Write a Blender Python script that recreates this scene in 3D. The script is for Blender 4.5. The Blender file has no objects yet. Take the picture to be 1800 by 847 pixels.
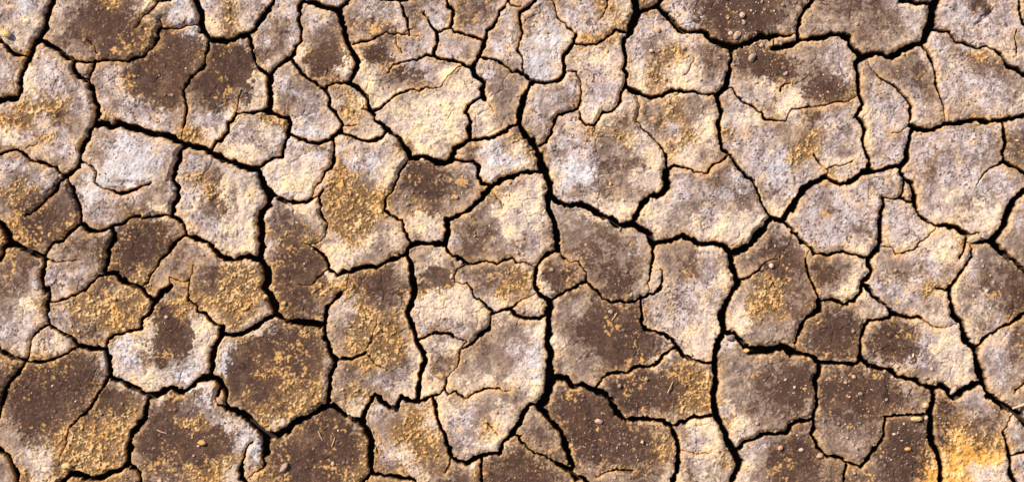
# Cracked dry mud seen from straight above. One plan unit = 1 mm; the patch is 1.8 m wide.
import bpy, math, random
import numpy as np
scene = bpy.context.scene
# ---------------------------------------------------------------- camera
CAM_H = 5.2
cd = bpy.data.cameras.new("camera"); cam = bpy.data.objects.new("camera", cd); scene.collection.objects.link(cam)
cam.location = (0, 0, CAM_H); cam.rotation_euler = (0, 0, 0)
cd.sensor_width = 36; cd.lens = 36 * CAM_H / 1.8; cd.clip_start = 0.05; cd.clip_end = 200
scene.camera = cam
# ---------------------------------------------------------------- sky, sun, exposure
SUN_EL, SUN_AZ = math.radians(43), math.radians(144)     # azimuth counted from +x towards +y: light from the upper left
world = bpy.data.worlds.new("World"); scene.world = world; world.use_nodes = True
nt = world.node_tree; bg = nt.nodes["Background"]; sky = nt.nodes.new("ShaderNodeTexSky")
sky.sky_type = 'NISHITA'; sky.sun_disc = False; sky.sun_elevation = SUN_EL; sky.sun_rotation = math.pi / 2 - SUN_AZ
nt.links.new(sky.outputs[0], bg.inputs[0]); bg.inputs[1].default_value = 0.078
sd = bpy.data.lights.new("sun", 'SUN'); sd.energy = 4.8; sd.angle = math.radians(0.6); sd.color = (1.0, 0.86, 0.70)
sun = bpy.data.objects.new("sun", sd); scene.collection.objects.link(sun)
sun.rotation_euler = (math.pi / 2 - SUN_EL, 0, SUN_AZ + math.pi / 2); sun.location = (-3, 5, 5)
scene.view_settings.view_transform = 'Standard'; scene.view_settings.look = 'None'
scene.view_settings.exposure = 0.0; scene.view_settings.gamma = 1.0
# ---------------------------------------------------------------- traced plan of the ground
CRACKS = """12,9:91,0 84,17 80,33 78,50 71,61 64,71 55,86 50,99 43,114 36,127 32,142 35,155 31,169 23,172 0,178
5,5:0,73 8,79 15,88 25,94 36,96 51,96
8,8:66,69 88,81 102,88 114,98 127,106 127,119 134,129 142,137 155,142
10,10:155,142 160,155 164,172 170,188 169,205 167,220
4,4:127,106 139,107 147,109 164,109 172,107 190,106
2,2:190,106 197,108
4,6:197,108 212,108 225,110 236,102 251,99 264,89 271,78 276,66 276,56 283,49
4,3:283,49 291,51 300,50
6,6:165,109 161,124 156,144
6,2:300,1 284,2 276,3 269,12 261,21 251,31 246,38 243,45 240,50
1.5,1.5:281,31 282,50
10,10:167,220 180,217 195,220 210,217 225,221 238,225 251,230 266,236 281,238 300,240
7,7:167,220 159,230 157,243 147,251 142,260 141,271
5,5:0,272 15,268 28,263 41,266
1,1:46,261 66,253
1,1:155,73 165,83 170,96
3,2:300,50 315,52 328,45 345,43 354,44
9,9:343,0 350,13 355,25 353,40 356,51 366,63 369,69 379,71 396,73 409,69 422,63 439,60 450,53 454,41 462,28 472,15 483,0
5,4:369,69 366,83 361,99 360,114 353,124 341,132 333,142 321,160 328,175 328,188 324,205 322,225
1.5,1.5:322,225 318,251
6,6:439,60 440,76 444,93 449,109 459,122 469,129 474,139
7,7:531,2 528,13 526,33 528,56 528,71 518,83 515,96 502,106 488,116 480,127 474,136
11,11:475,134 474,149 475,165 474,182 469,195
4,8:469,195 462,197 445,199 429,198 414,200 411,212 401,217 401,230 393,241 383,248 374,261 368,266
2,2:424,160 419,172 417,185 414,200
7,7:469,195 482,200 492,207 507,210 508,220 505,235 500,251 497,275
11,11:300,240 310,246 323,255 336,258 350,261 363,263 371,268 383,273 392,279
9,9:326,255 317,268 315,273
5,6:510,100 521,114 528,127 541,137 555,145 564,155 574,162 579,175 579,187 588,198 599,210 601,220 600,233
4,4:574,162 574,152 581,147 591,145 600,147
6,6:505,236 518,240 531,246 546,251 561,250 578,245 588,240 600,228
5,5:587,240 588,258 586,271
9,9:531,2 548,3 561,8 578,15 591,17 598,12
9,9:595,14 598,33 601,40
8,8:595,14 600,10 610,0
6,6:666,-2 683,0 699,1 716,-2
8,8:599,37 605,56 610,73 615,86 623,99 628,109 625,122 618,136 612,145
5,5:612,145 600,147
7,7:612,145 625,152 636,159 645,170 648,185 651,197 656,202
2,3:635,192 651,197
5,1.5:651,196 669,190 679,180 691,172 704,162 726,157 737,160 750,154 774,153
1,1:774,153 780,142 788,134 802,122
4,2.5:620,77 653,71 666,64 683,59 696,60 712,60
2.5,1:712,60 736,62
1.5,1.5:696,51 696,60 696,76 704,86 706,94
3,4:699,1 706,12 712,25 717,38 719,61
2,5:745,21 752,35 759,50 769,58
7,4:787,0 788,12 797,18 795,31 792,48 779,53 769,59
6,6:769,58 768,69 765,86 762,98
5,1.5:762,98 745,101 732,106 716,109 699,112 688,116 679,129
6,6:762,98 775,104 790,107 808,109 821,116 832,118
4,4:792,48 798,58 812,61 828,63 852,73
2,2:893,0 888,12
2,2:893,0 900,8
4,8:888,12 879,20 876,33 868,46 855,53 853,66 850,83 843,99 835,109 831,119
8,8:831,119 835,132 845,140 850,145 848,165 849,176
5,5:843,99 861,104 878,112 889,119 900,127
5,5:848,170 836,177 821,187 817,198
3,3:817,198 822,201
7,7:821,201 828,212 823,225 826,246
1,1:849,175 861,185 869,198
7,7:826,246 845,246 861,243 878,236 891,228 900,220
9,9:826,246 812,253 800,261 798,271
6,8:656,202 658,210 668,217 681,228 693,236 702,241 709,255 716,264 721,276
5,5:681,228 671,240 661,246 648,248 630,243 615,236 600,233
1.5,1.5:601,221 620,221 626,218
6,2:943,0 935,7 923,17 915,21 913,36 917,53 915,69 908,88 918,99 920,119 923,131
2,2:900,8 915,12
4,6:900,127 913,127 925,132 933,139
9,11:939,141 930,149 923,165 920,182 913,198 913,215 921,235 933,246 943,258 947,270
5,5:900,220 914,218
4,8:933,139 950,144 969,145 983,140 991,129 991,116 991,102 999,89 1007,79
5,5:1007,79 1009,66 1012,60
2.5,2:1012,60 999,50 989,40 979,30 974,13 969,0
4,4:1008,78 1032,77 1049,78 1059,69 1075,61 1083,53 1105,57
3,2:1067,0 1065,17 1057,35
12,12:1115,0 1118,13 1121,23 1115,36 1107,55
8,6:1107,55 1098,69 1095,79 1100,96 1102,109 1097,122 1102,132 1100,152
8,8:1120,20 1141,17 1155,12 1164,2
7,9:1156,10 1169,25 1181,35 1194,50 1200,55
6,6:1100,152 1112,160 1128,167 1145,172 1164,167 1181,159 1200,160
6,3:1100,152 1092,169 1088,183 1079,195 1059,198 1054,208 1045,220 1032,217 1021,210 1019,198
1.5,1.5:1045,220 1047,231
2,3:991,124 1012,126 1019,139 1022,159 1021,179 1017,190
4,6:1017,190 999,198 981,203 974,218 968,235 960,248 943,258
1.5,4:1120,202 1121,212 1128,228 1141,236 1155,250 1164,260 1169,271
8,11:1200,54 1213,58 1233,55 1243,63 1258,74 1276,81 1289,83
11,11:1289,83 1306,79 1322,73 1339,64 1352,66
8,2:1352,66 1362,64 1382,62 1402,58
9,9:1359,84 1375,84 1392,79 1407,71 1425,69 1445,64 1461,60 1474,60 1488,66 1494,64
2,2:1359,84 1362,65
8,8:1428,0 1417,13 1408,30 1403,43 1402,56 1405,72
7,7:1494,64 1494,79 1501,90
8,8:1288,82 1286,102 1283,119 1279,139 1278,154 1268,162 1260,169
4,4:1200,160 1217,160 1233,164 1261,168
7,7:1260,169 1264,185 1269,202 1263,221 1266,241 1268,261 1278,270
3,3:1278,153 1288,155 1296,170 1306,180 1322,187 1336,197 1345,210 1362,209 1382,212
1.5,3:1382,212 1387,198 1392,190 1412,189 1431,188 1451,185 1471,179 1491,178
1.5,1.5:1491,178 1510,167
1,1:1220,102 1213,122 1203,132
2,2:1372,159 1380,145 1388,144
6,6:1501,89 1510,94 1520,99
10,10:1520,99 1536,94 1553,96 1569,101 1583,94 1596,83 1616,79 1627,71
9,6:1520,99 1507,109 1507,126 1510,145 1510,165 1517,185 1507,198 1503,203
6,6:1503,203 1517,215 1520,228 1517,248 1521,264 1523,275
14,14:1627,71 1632,56 1637,40 1640,20 1645,3 1647,0
7,7:1644,8 1616,7 1599,2 1583,0
5,5:1633,52 1659,54 1670,55 1674,63 1682,74 1698,79 1718,88 1731,83 1748,87
6,9:1748,87 1761,96 1771,116 1788,121 1800,131
6,2:1619,77 1632,93 1639,109 1644,126 1645,149 1654,169 1659,188
1,1:1659,188 1662,205 1662,219
2,5:1543,134 1566,150 1583,162 1593,175 1599,188 1602,208
3,3:1602,208 1599,218
8,8:1599,218 1612,225 1626,228 1642,228 1659,220 1675,217 1698,213 1718,212 1738,213 1761,212 1781,207 1800,203
1,1:1599,218 1583,233 1566,236
7,7:1607,222 1599,245 1596,264 1596,271
7,7:1762,211 1764,231 1768,251 1765,271
5,5:1793,0 1794,17 1794,31 1798,36 1802,48
2,2:1788,51 1783,73 1787,86 1785,99
6,4:42,270 53,280 67,285 83,292 97,295 107,307 112,314
8,7:141,270 140,287 133,298 120,308 108,317 100,332 93,340
6,1.5:93,340 77,355 60,368 45,382
5,5:118,310 120,317 128,332 133,347 140,365 144,393
6,6:144,393 152,398 157,406 173,405 191,402 198,398
5,5:144,393 130,403 118,413 110,423 93,428 85,435 80,451
2,3:140,281 157,292 167,302 168,320 180,330 196,335
3,8:196,335 210,340
8,3:210,340 226,335 240,332 253,325 266,323
6,6:198,398 216,392 230,383 246,380
2,2:246,380 251,385
4,4:251,385 273,379 290,377 304,380
8,8:197,399 201,413 200,425 191,437 190,456 186,471 186,481
10,10:-3,387 0,392 8,403 15,423 20,430
9,9:17,426 7,435 3,446 0,458
9,9:20,430 37,433 53,441 67,448 80,452
8,8:80,451 75,473 73,490 78,513 83,508 87,523 83,536 82,552
4,2:80,452 97,460 115,458
1.5,1.5:113,458 133,457
5,3:186,481 173,486 158,498 147,510 128,518 110,526 95,530 84,533
8,8:186,480 203,481 216,493 233,500 250,506 256,518 273,528
6,2:300,436 290,448 280,458 273,473 263,488 253,501 249,506
7,7:300,500 290,510 280,520 270,533 263,552
8,8:316,270 313,287 307,303 303,317 312,330 314,347 307,363 303,380 320,388 325,403 327,412
6,6:327,412 320,417 310,425 300,436
8,8:327,412 343,420 360,427 373,433 383,445 393,453 410,456 427,452 440,450 453,456 460,459
10,10:390,278 403,285 423,290 440,297 453,298
6,6:497,275 483,278 467,287 453,298
11,11:453,298 457,313 463,328 473,340 483,345
12,12:477,342 470,360 460,373 457,387 462,403 460,420 460,437 458,456
6,6:483,345 500,353 520,357 536,357 548,350
2,2:548,350 561,345
2,2:553,332 548,350
7,3:586,270 585,290 580,297 571,303 566,318 553,332
5,2:568,332 561,345 565,367 568,383 575,393 573,417
1,1:581,295 600,307
11,11:458,456 467,466 471,483 470,496 465,506 473,520 481,533 486,552
2,7:536,428 553,437 566,446 575,460 576,473 591,485
8,8:591,485 603,477
4,1:576,473 560,486 548,500 526,500
5,6:601,515 585,526 575,536 573,552
2,4:333,490 333,503 329,528
1,1:342,466 333,490
10,10:718,269 723,278 743,277 760,282 780,287 793,283 798,270
4,7:794,281 816,284 833,283 841,293 843,310 848,322 865,327
4,4:723,278 703,298 698,315 690,332 677,347 677,367 687,380 707,387 710,403 724,430
8,8:901,311 886,313 866,325 853,340 840,357 826,368 813,375 796,382
9,9:796,382 786,387 786,410 781,430
9,9:781,430 767,427 750,428 733,427 723,430 715,440 715,450
9,9:715,446 700,451 680,460 663,470 637,471 613,478 601,478
9,9:715,450 725,470 725,496 728,513 723,530 718,552
6,6:781,430 793,448 810,455 821,465
3,3:821,465 843,461 856,457 876,463 886,456 900,453
2,2:821,465 806,475 798,485 798,496 816,500 823,500
2,5:823,500 833,510 835,520 850,531 865,548
1.5,1.5:862,330 876,350 883,367
2,2:600,516 608,510
6,6:900,311 913,305 930,302 946,300
13,13:947,270 950,290 960,307 967,323 965,342
10,10:965,342 980,353 997,363 1020,358 1037,367 1057,377 1073,385 1086,397 1096,399
10,10:1096,399 1113,387 1121,373 1130,358 1143,345 1163,342 1173,330 1171,313 1171,302
5,5:1169,270 1173,287 1176,298 1171,302
4,5:1176,298 1188,293 1201,294
9,9:1096,399 1113,395
11,11:1113,395 1130,403 1143,413 1148,430
8,2:1148,430 1148,450 1146,466 1143,486 1140,500
7,7:1148,430 1166,425 1183,420 1201,415
9,9:965,342 962,367 973,387 978,403 980,420 980,443
2,2:980,443 990,453 1003,461
1.5,1.5:1003,461 1017,460
2.5,2.5:1017,460 1023,471 1030,480 1030,498
7,7:980,443 963,446 953,455 945,470 942,486 943,506 953,518 967,528
5,5:967,528 980,518 1000,508 1017,500 1030,498
3,6:1030,498 1047,510 1060,525 1078,532 1100,530 1126,525
6,4:1126,525 1146,516 1160,508 1166,496
4,1:1166,496 1166,476 1161,473
11,11:967,528 967,540 962,552
5,5:1125,525 1126,536 1131,552
2.5,2.5:900,453 908,462 923,462 945,472
2.5,4:1200,294 1212,297 1220,303 1243,305 1250,293 1263,288 1281,273
6,4:1278,270 1293,287 1310,307 1323,320 1333,340 1342,360 1350,378 1356,386
10,10:1450,313 1433,318 1416,330 1406,343 1396,360 1383,377 1373,388 1356,386
11,11:1356,386 1343,400 1330,417 1317,433 1300,443 1287,445
9,9:1287,445 1273,433 1257,427 1230,428 1217,422 1200,415
2,2:1430,270 1440,287 1448,295 1456,300 1450,313
2,2:1452,297 1476,292 1500,285
5,8:1450,312 1463,317 1476,323 1500,320
6,6:1374,387 1396,408 1410,425 1426,433 1433,445
5,5:1433,445 1456,450 1470,443 1483,441 1500,446
10,10:1287,445 1287,470 1295,486 1298,496 1283,520 1277,536 1267,552
4,1:1297,493 1317,486 1333,476 1338,466 1347,460 1367,455
1,1:1333,476 1357,490 1363,503
3.5,3.5:1416,455 1421,480 1430,503 1441,526
5,5:1441,528 1463,526 1483,535 1500,528
8,8:1441,526 1440,546 1426,552
8,8:1500,320 1517,303 1537,300 1557,295 1583,293 1595,278 1596,270
6,6:1522,270 1527,280 1527,302
7,7:1583,293 1588,310 1603,322 1608,338 1608,357 1615,377 1633,392 1647,398
4,3:1590,311 1587,333 1582,347 1567,348 1552,350
5,9:1552,350 1555,363 1547,377 1548,400 1550,417 1543,437 1530,453 1526,466
4,4:1582,345 1597,355 1608,356
7,7:1647,398 1660,395 1680,402 1700,412
5,3:1700,412 1723,410
6,6:1713,425 1730,425 1747,424
2,2:1700,412 1713,425
10,10:1746,424 1756,410 1766,397 1770,377 1780,357 1790,345 1800,338 1820,317
9,9:1746,424 1760,443 1780,456 1800,475 1820,486
6,6:1766,270 1766,283
4,1:1766,283 1753,290 1733,300 1715,323
6,6:1766,283 1783,295 1800,305 1820,317
1,3:1647,398 1640,407 1623,423 1603,441 1583,446
1.5,1.5:1583,446 1572,446 1568,435 1545,432
5,3:1701,413 1696,433 1686,456
3,8:1708,438 1710,450 1696,468 1686,483 1673,500
5,2:1673,500 1663,508 1647,508
7,7:1670,503 1671,523 1676,552
4,4:1500,446 1520,452 1530,453
9,9:1527,464 1532,476 1520,496
7,7:1520,496 1513,513 1500,528
8,5:1520,497 1537,520 1553,533 1567,546 1579,554
7,7:82,552 85,562 87,570
4,4:87,570 73,577 62,585 55,598 52,615 48,635
6,6:87,570 97,575 113,587 127,595 136,608
8,8:-3,613 0,617 13,625 30,632 47,635
4,4:47,635 67,635 83,633 103,628 120,620 135,608
8,8:135,608 153,610 170,612 185,613
6,6:185,613 191,597 201,587 220,583 246,578 248,565 250,560 263,552
9,9:185,613 191,632 191,663
8,8:45,635 38,648 20,665 10,682 5,702 0,722 -3,732
9,9:191,663 213,668 230,678 246,688 260,697
11,11:260,697 276,695 302,682
6,3:191,663 176,688 167,702 153,723 137,736 120,756
3,1:120,756 117,778 107,798
8,10:260,697 255,718 255,735 240,751 230,765 226,785 225,816
10,10:225,816 213,825 196,831 176,841 157,840 137,833 123,830 113,845 107,851
7,7:225,816 246,831 248,851
8,8:-3,788 0,791 15,801 23,821 32,835 32,851
11,11:392,575 388,592 377,612 372,632 368,662
8,8:486,552 475,560 463,565 447,577 430,587 410,588 397,587 390,585
11,11:368,662 350,667 333,680 317,688 301,683
9,6:368,662 387,668 393,682 397,698 400,717
5,5:390,674 380,698 380,712 401,717
11,11:400,717 423,728 443,741 460,758 467,765
10,10:467,765 486,765 506,756 516,743 540,733 556,725 577,712
11,11:467,765 467,781 467,798
4,4:467,798 462,805 467,815 462,823
3,1:462,823 447,831
2,8:445,776 433,791 427,808 423,828
8,8:423,828 425,841 433,851
1,1:447,831 433,851
9,9:486,552 496,560 506,565 533,567 553,570 570,570
7,7:573,552 570,570 571,592 576,605 580,622 590,630 590,643
4,4:590,630 601,630
8,8:590,643 580,662 578,682 576,712
9,9:576,712 590,715 602,726
8,8:718,552 723,565 728,585 733,602 743,618 745,627
8,8:745,627 742,645 737,665 734,706
4,4:600,630 620,632 642,622
1.5,1.5:648,625 660,642 682,652
1,1:643,615 663,565
4,6:732,598 750,588 767,585
6,2:767,585 786,588 806,595 820,600
1,4:865,548 861,565 860,578
8,5:860,578 846,588 836,598 823,610
4,1:823,610 811,614
2,2:811,614 808,628 803,645
1,1:803,645 785,662
2,4:785,662 781,682
10,10:600,725 620,738 635,741
8,8:635,741 640,722 653,700 660,695
8,8:660,695 677,712 693,720 700,708 703,697 717,702 737,708
7,4:737,708 753,700 773,690 781,682
3,3:781,682 788,692 800,687 816,700 833,690 853,682 873,683
3,1:873,683 888,688 900,687
7,7:761,696 768,722 771,745 781,765 790,788 793,801
11,8:635,741 643,758 653,778 652,798 650,818 652,831
5,5:652,831 637,845
6,6:652,831 673,836 697,840 727,841 733,851
2,2:653,778 665,795
7,7:793,801 803,810 818,813 843,801 863,796 880,795 883,778 896,765 900,765
5,2:794,802 790,818 781,831
5,5:846,801 847,851
1.5,1.5:856,743 876,763
11,11:962,552 965,578 963,602 970,618 967,638 968,663
14,14:968,663 963,685 957,705 948,713
5,9:948,713 933,710 922,722 913,741 900,765
9,9:968,663 997,665 1007,678 1025,677 1043,685 1063,693 1075,705 1081,723 1100,740
4,6:1045,686 1070,655 1100,655 1116,645 1153,642 1166,625 1191,608
6,6:1190,605 1183,597 1160,585 1136,580 1128,565 1131,552
7,9:1100,740 1106,738 1133,736 1166,739 1180,751 1190,775 1193,798 1191,828 1183,851
6,6:1180,751 1200,741
6,6:1190,605 1202,626
8,8:948,713 970,741 987,758 993,781 1003,808 1007,821 1004,829
4,4:900,765 915,766 913,771
3,5:913,771 930,791 957,800 980,815
8,8:980,815 1003,828 1013,841 1030,840 1033,851
2.5,2.5:1047,838 1067,828 1086,823 1113,827
12,9:1267,552 1272,578 1262,602 1260,618 1257,638 1258,665 1255,692 1258,727
5,5:1201,624 1217,632 1237,637 1257,637
8,8:1270,583 1293,590 1307,605 1317,615
13,13:1317,615 1350,617 1380,610 1396,620
10,10:1396,620 1406,622
8,4:1426,552 1416,562 1408,572 1403,588 1396,603
1.5,1.5:1396,603 1400,620
7,7:1406,622 1426,627 1446,637 1470,638 1500,640
6,6:1200,742 1220,733 1237,733 1259,728
8,11:1258,727 1272,755 1280,778 1293,795
10,7:1293,795 1300,811 1293,831 1285,851
6,6:1292,793 1307,778 1327,771 1343,763 1386,763 1391,748 1406,738 1429,736
8,8:1446,636 1435,668 1436,698 1430,728
6,4:1430,728 1428,765 1438,785 1453,801 1476,804 1493,811 1500,813
5,5:1490,810 1485,831 1483,851
1,1:1200,790 1220,795 1247,795
6,6:1500,640 1507,636 1512,628
7,7:1512,628 1527,643 1550,648 1567,653 1578,662 1607,665 1620,677 1637,682 1647,682
7,12:1647,682 1653,677 1670,692 1680,697
12,9:1680,697 1696,683 1727,668
2,2:1625,563 1640,573 1657,575
1,1:1657,575 1673,572
9,13:1676,552 1690,565 1693,588 1706,605 1716,615 1716,632 1723,662 1726,668
6,4:1803,550 1781,565 1763,575 1746,585 1733,590 1714,612
11,11:1726,668 1736,692 1756,705 1773,718 1790,728 1800,741 1820,761
8,8:1643,682 1640,708 1635,725
10,10:1635,725 1637,751 1638,778 1650,798 1657,818 1655,851
4,4:1556,731 1580,730 1603,729 1635,728
3,6:1557,731 1555,745 1550,771 1533,798 1515,820
4,4:1515,820 1500,813
4,8:1766,761 1775,798 1776,825 1786,851
4,4:1775,802 1790,798 1800,795
2,2:1783,688 1800,673
5,6:864,552 880,548 897,543
6,7:897,543 907,553 918,558 933,559 950,557 962,552
4,1.5:897,543 910,531 919,523
1,1:919,523 933,518 947,511
2,2:300,488 304,488 312,492 323,498 333,494
2,5:329,527 343,535 346,545 351,549 360,551
5,5:360,551 370,560 378,570 392,575
5,5:1512,629 1513,594 1520,572
5,7:1520,572 1529,563 1547,561 1562,558 1568,550 1565,544
8,3:1568,550 1580,554 1600,557 1612,555 1625,563
1.5,1.5:1708,438 1699,424
2,2:820,600 811,614
1,1:1766,761 1771,744 1781,723
5,5:41,266 44,271
5,5:930,302 948,300 955,299
1,1:1019,198 1010,184
2,2:725,50 704,60
2,2:300,500 298,494 300,488
0.8,0.8:608,510 613,497 613,478
0.8,0.8:573,417 560,428 545,432
0.8,0.8:802,122 811,115 814,112
1,1:1140,500 1142,508 1139,520
1,1:1416,455 1420,446 1427,435
0.8,0.8:1120,202 1123,185 1119,163
0.8,0.8:1673,572 1682,569 1691,574
0.8,0.8:1543,134 1533,122 1523,98"""
EDGE = """12,12:91,0 85,-26 81,-46
6,6:300,1 303,-16 298,-39
9,9:343,0 340,-33 336,-62
9,9:483,0 476,-17 474,-44
7,7:531,2 538,-34 539,-63
8,8:610,0 614,-20 613,-48
6,6:666,-2 662,-33 656,-68
5,5:699,1 695,-30 691,-53
6,6:716,-2 721,-38 724,-70
7,7:787,0 791,-30 789,-67
5,5:893,0 893,-28 890,-54
6,6:943,0 944,-26 938,-43
5,5:969,0 969,-19 972,-39
5,5:1067,0 1070,-30 1063,-53
12,12:1115,0 1113,-28 1108,-51
8,8:1164,2 1166,-22 1170,-48
8,8:1428,0 1419,-36 1419,-67
7,7:1583,0 1581,-33 1585,-62
14,14:1647,0 1642,-20 1646,-44
5,5:1793,0 1800,-29 1803,-67
5,5:1802,48 1826,48 1841,43
9,9:1800,131 1827,139 1851,141
8,8:1800,203 1823,196 1848,196
10,10:1820,317 1843,317 1870,328
9,9:1820,486 1842,481 1859,479
6,6:1803,550 1831,544 1850,540
5,5:1800,673 1818,665 1845,663
11,11:1820,761 1845,757 1879,753
5,5:1800,795 1819,801 1846,807
8,8:1786,851 1790,883 1784,914
10,10:1655,851 1649,873 1653,897
5,5:1483,851 1491,874 1492,897
7,7:1285,851 1279,868 1279,890
9,9:1183,851 1184,870 1192,897
8,8:1033,851 1039,884 1035,919
5,5:847,851 852,887 851,918
6,6:733,851 725,882 723,905
5,5:637,845 640,880 647,912
8,8:433,851 438,883 437,915
7,7:248,851 248,885 253,910
10,10:107,851 106,890 96,920
8,8:32,851 30,877 21,911
8,8:-3,788 -42,787 -72,792
8,8:-3,732 -30,737 -62,733
8,8:-3,613 -22,602 -48,601
9,9:0,458 -30,456 -66,449
10,10:-3,387 -33,384 -69,388
5,5:0,272 -26,272 -59,268
9,9:0,178 -31,173 -53,178
5,5:0,73 -25,74 -57,73
8,8:81,-46 103,-47 139,-44 156,-38 194,-48 217,-43 248,-43 267,-40 298,-39 324,-56 336,-62 358,-57 397,-55 418,-46 450,-53 474,-44 501,-54 514,-52 539,-63 562,-54 584,-48 613,-48 630,-63 656,-68 674,-63 691,-53 709,-56 724,-70 749,-76 765,-67 789,-67 814,-61 839,-67 861,-53 890,-54 912,-45 938,-43 962,-40 972,-39 998,-41 1015,-41 1040,-44 1063,-53 1083,-47 1108,-51 1133,-48 1149,-54 1170,-48 1202,-52 1228,-57 1247,-59 1285,-61 1314,-60 1337,-63 1365,-68 1390,-59 1419,-67 1442,-64 1472,-68 1495,-71 1536,-59 1562,-59 1585,-62 1612,-61 1627,-50 1646,-44 1673,-41 1702,-45 1719,-53 1753,-56 1779,-58 1803,-67 1826,-52 1855,-50 1850,-25 1854,-1 1842,16 1841,43 1841,69 1853,98 1847,115 1851,141 1854,166 1848,196 1851,215 1852,249 1864,277 1864,308 1870,328 1870,348 1860,385 1871,409 1864,426 1855,450 1859,479 1852,505 1859,524 1850,540 1844,561 1845,596 1842,618 1848,639 1845,663 1860,682 1862,703 1865,724 1879,753 1866,766 1851,796 1846,807 1844,836 1851,858 1851,885 1850,902 1833,909 1807,913 1784,914 1761,911 1732,902 1710,904 1673,896 1653,897 1631,894 1598,900 1578,895 1544,896 1513,903 1492,897 1459,903 1434,891 1417,899 1382,895 1359,896 1328,897 1313,894 1279,890 1256,899 1219,900 1192,897 1170,902 1134,906 1119,905 1089,917 1062,909 1035,919 1010,916 987,921 953,924 931,916 908,924 883,924 851,918 828,918 801,913 781,908 743,911 723,905 698,908 674,906 647,912 616,906 598,918 571,907 548,918 516,907 494,916 465,908 437,915 414,908 384,909 356,918 335,917 302,910 280,904 253,910 225,919 204,919 172,918 152,920 122,914 96,920 64,922 52,911 21,911 -1,905 -28,906 -55,897 -62,872 -67,845 -75,815 -72,792 -70,768 -62,733 -64,710 -62,687 -58,648 -55,634 -48,601 -49,581 -54,545 -59,525 -53,495 -67,479 -66,449 -73,435 -71,409 -69,388 -65,369 -71,345 -68,319 -68,295 -59,268 -62,234 -62,206 -53,178 -56,159 -54,124 -49,95 -57,73 -61,55 -50,26 -49,-7 -50,-23 -55,-50 -25,-44 -6,-52 22,-48 55,-46 81,-46"""
SOIL = """pwppbkgbct wwpgcppppp tpppbptbbp tppppgcgtp pbbbkbbtbb bbpctppkpp
pcctbbkkgb pwcgcpbppb tbbpbwtbtp tcpppcgppp ptktbttttt tbtptppppp
pcttbkkkgk bpkkppbpbb btbtpppppp pcwcggcptc ptbtbttttp tttpppppct
tgptttbbkk kgkkkbtcgb cbkppppttp pwwtccppbg tbbbbkttpp tttbppbgbc
pcppttpkkg ktkkbcptkk ccbbppccpt twcppppcgc cbtbkktbbp ttbbtppbbt
tcppptpgkg kkkktcpptg tcttbtcctt tptppptcgc cpptcbtkkb tppbbppppt
pgggpptppg bttpcctbpp gcccgcccct tppbwppttg tttppgcbtt cppptppppc
ggpktpgppp tppcpggppc gtccccccct tptpccbtbg tcpcctckpp cppptttgpp
cpgpttpwpp ggcppcwwwc pcccctctct gtppgbgctp gcgppttgpp cptppppppb
btcpptwwwp tttccpppbp ppcgcctbwp cgpppbbccg ctppppggpt ctppptpptb
ppttppwwwt ppppcpwwwt pwccbbtpww ctpwpkbbct ctbppwgpcc cppptpptpb
pbpttwwwwt pgbppwwwpg gtcbkkbtwc tccwwbtccp tbbwpwppgp tpcpbppppt
ggpppwpptt ppgbccwwpg gggbbkttgt ccpppbttcp pppbtppppp ppttpcpppp
tkkppptbbc pcbkcpbccg gggtgbtttp ccptcccccp tpttcctpbp ppptpctcct
gkkbtbpkkk tppccbbbtb ggtccctbbt pctttbttct cppcctpppp bpppctcccp
gkbbtbbkkk tpcpcpgggc gctctcpkbp bpttbkbptt tccctbpppp ctcpccgttt
bkttbbkkbt bttcctkkkc cttttctbtb ptbbbkkbtt bpttbbbbbt cttppcpttt
kkppptkkgt bkkggbkkgc bbttcbbtbb gcbbtbkbct bpctbbbbgt cpbbptptbb
btpptbbggt bgbgggkkgg gbbbkcpttg gctbtbbtcp ppctggbbtc cpppgcttbk
tcgpgggkgk gggggtgkbp cgbbcccccc tctttbbbpp pctcggbgbb tcpptptcbk
ppppbbggck kccgcpbkgt bgggptpttt tctbbkbbpc pccctttbkb tbbtcccbpb
tcpcbbpcck kccpgkkkgt ggggccctbt pcctbbbbcp ccptttbbkb tbbtpccppb
bbgbbbwwbk twcpkgkbgt bggbcbbttt pctttbbbcb gttttbbbtb bptppccppt
kkkkkktccc wwgbkggkgt btppcbctct cctttbbbbg ggtttbbbbb kbpttcctpt
kkkkkgkbtc bwtbgkgggt ggtccctctt tctbbtbbbg ggttbkkbkk kkbtbbpptt
bkkbbbggbk kwptkgkgbk ccptgccptc ttbbkkbbbg ggctbbbtbb kkbbbktpbt
tkkgggbgtk kbtcpgcgkk kttggcppgc ttkkkkbttt ccgcttbbbb bbbbbkgbbp
tbbggggtbk kggbwkkgkk kgtgggtpcc bbtkkbbbgg pccppbkbtt tbkkgkyggt
tpcggggtbb gkkgpkbkkk bgpcggbcbb kbbbbbbbgt pcgctbkbbb tbkkgyyyyp
tgcggggbbb bggctgkbkk ggbbcbbbgb kkbbtttbbc bctctbkbbb bbbbyyyccp"""
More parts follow.
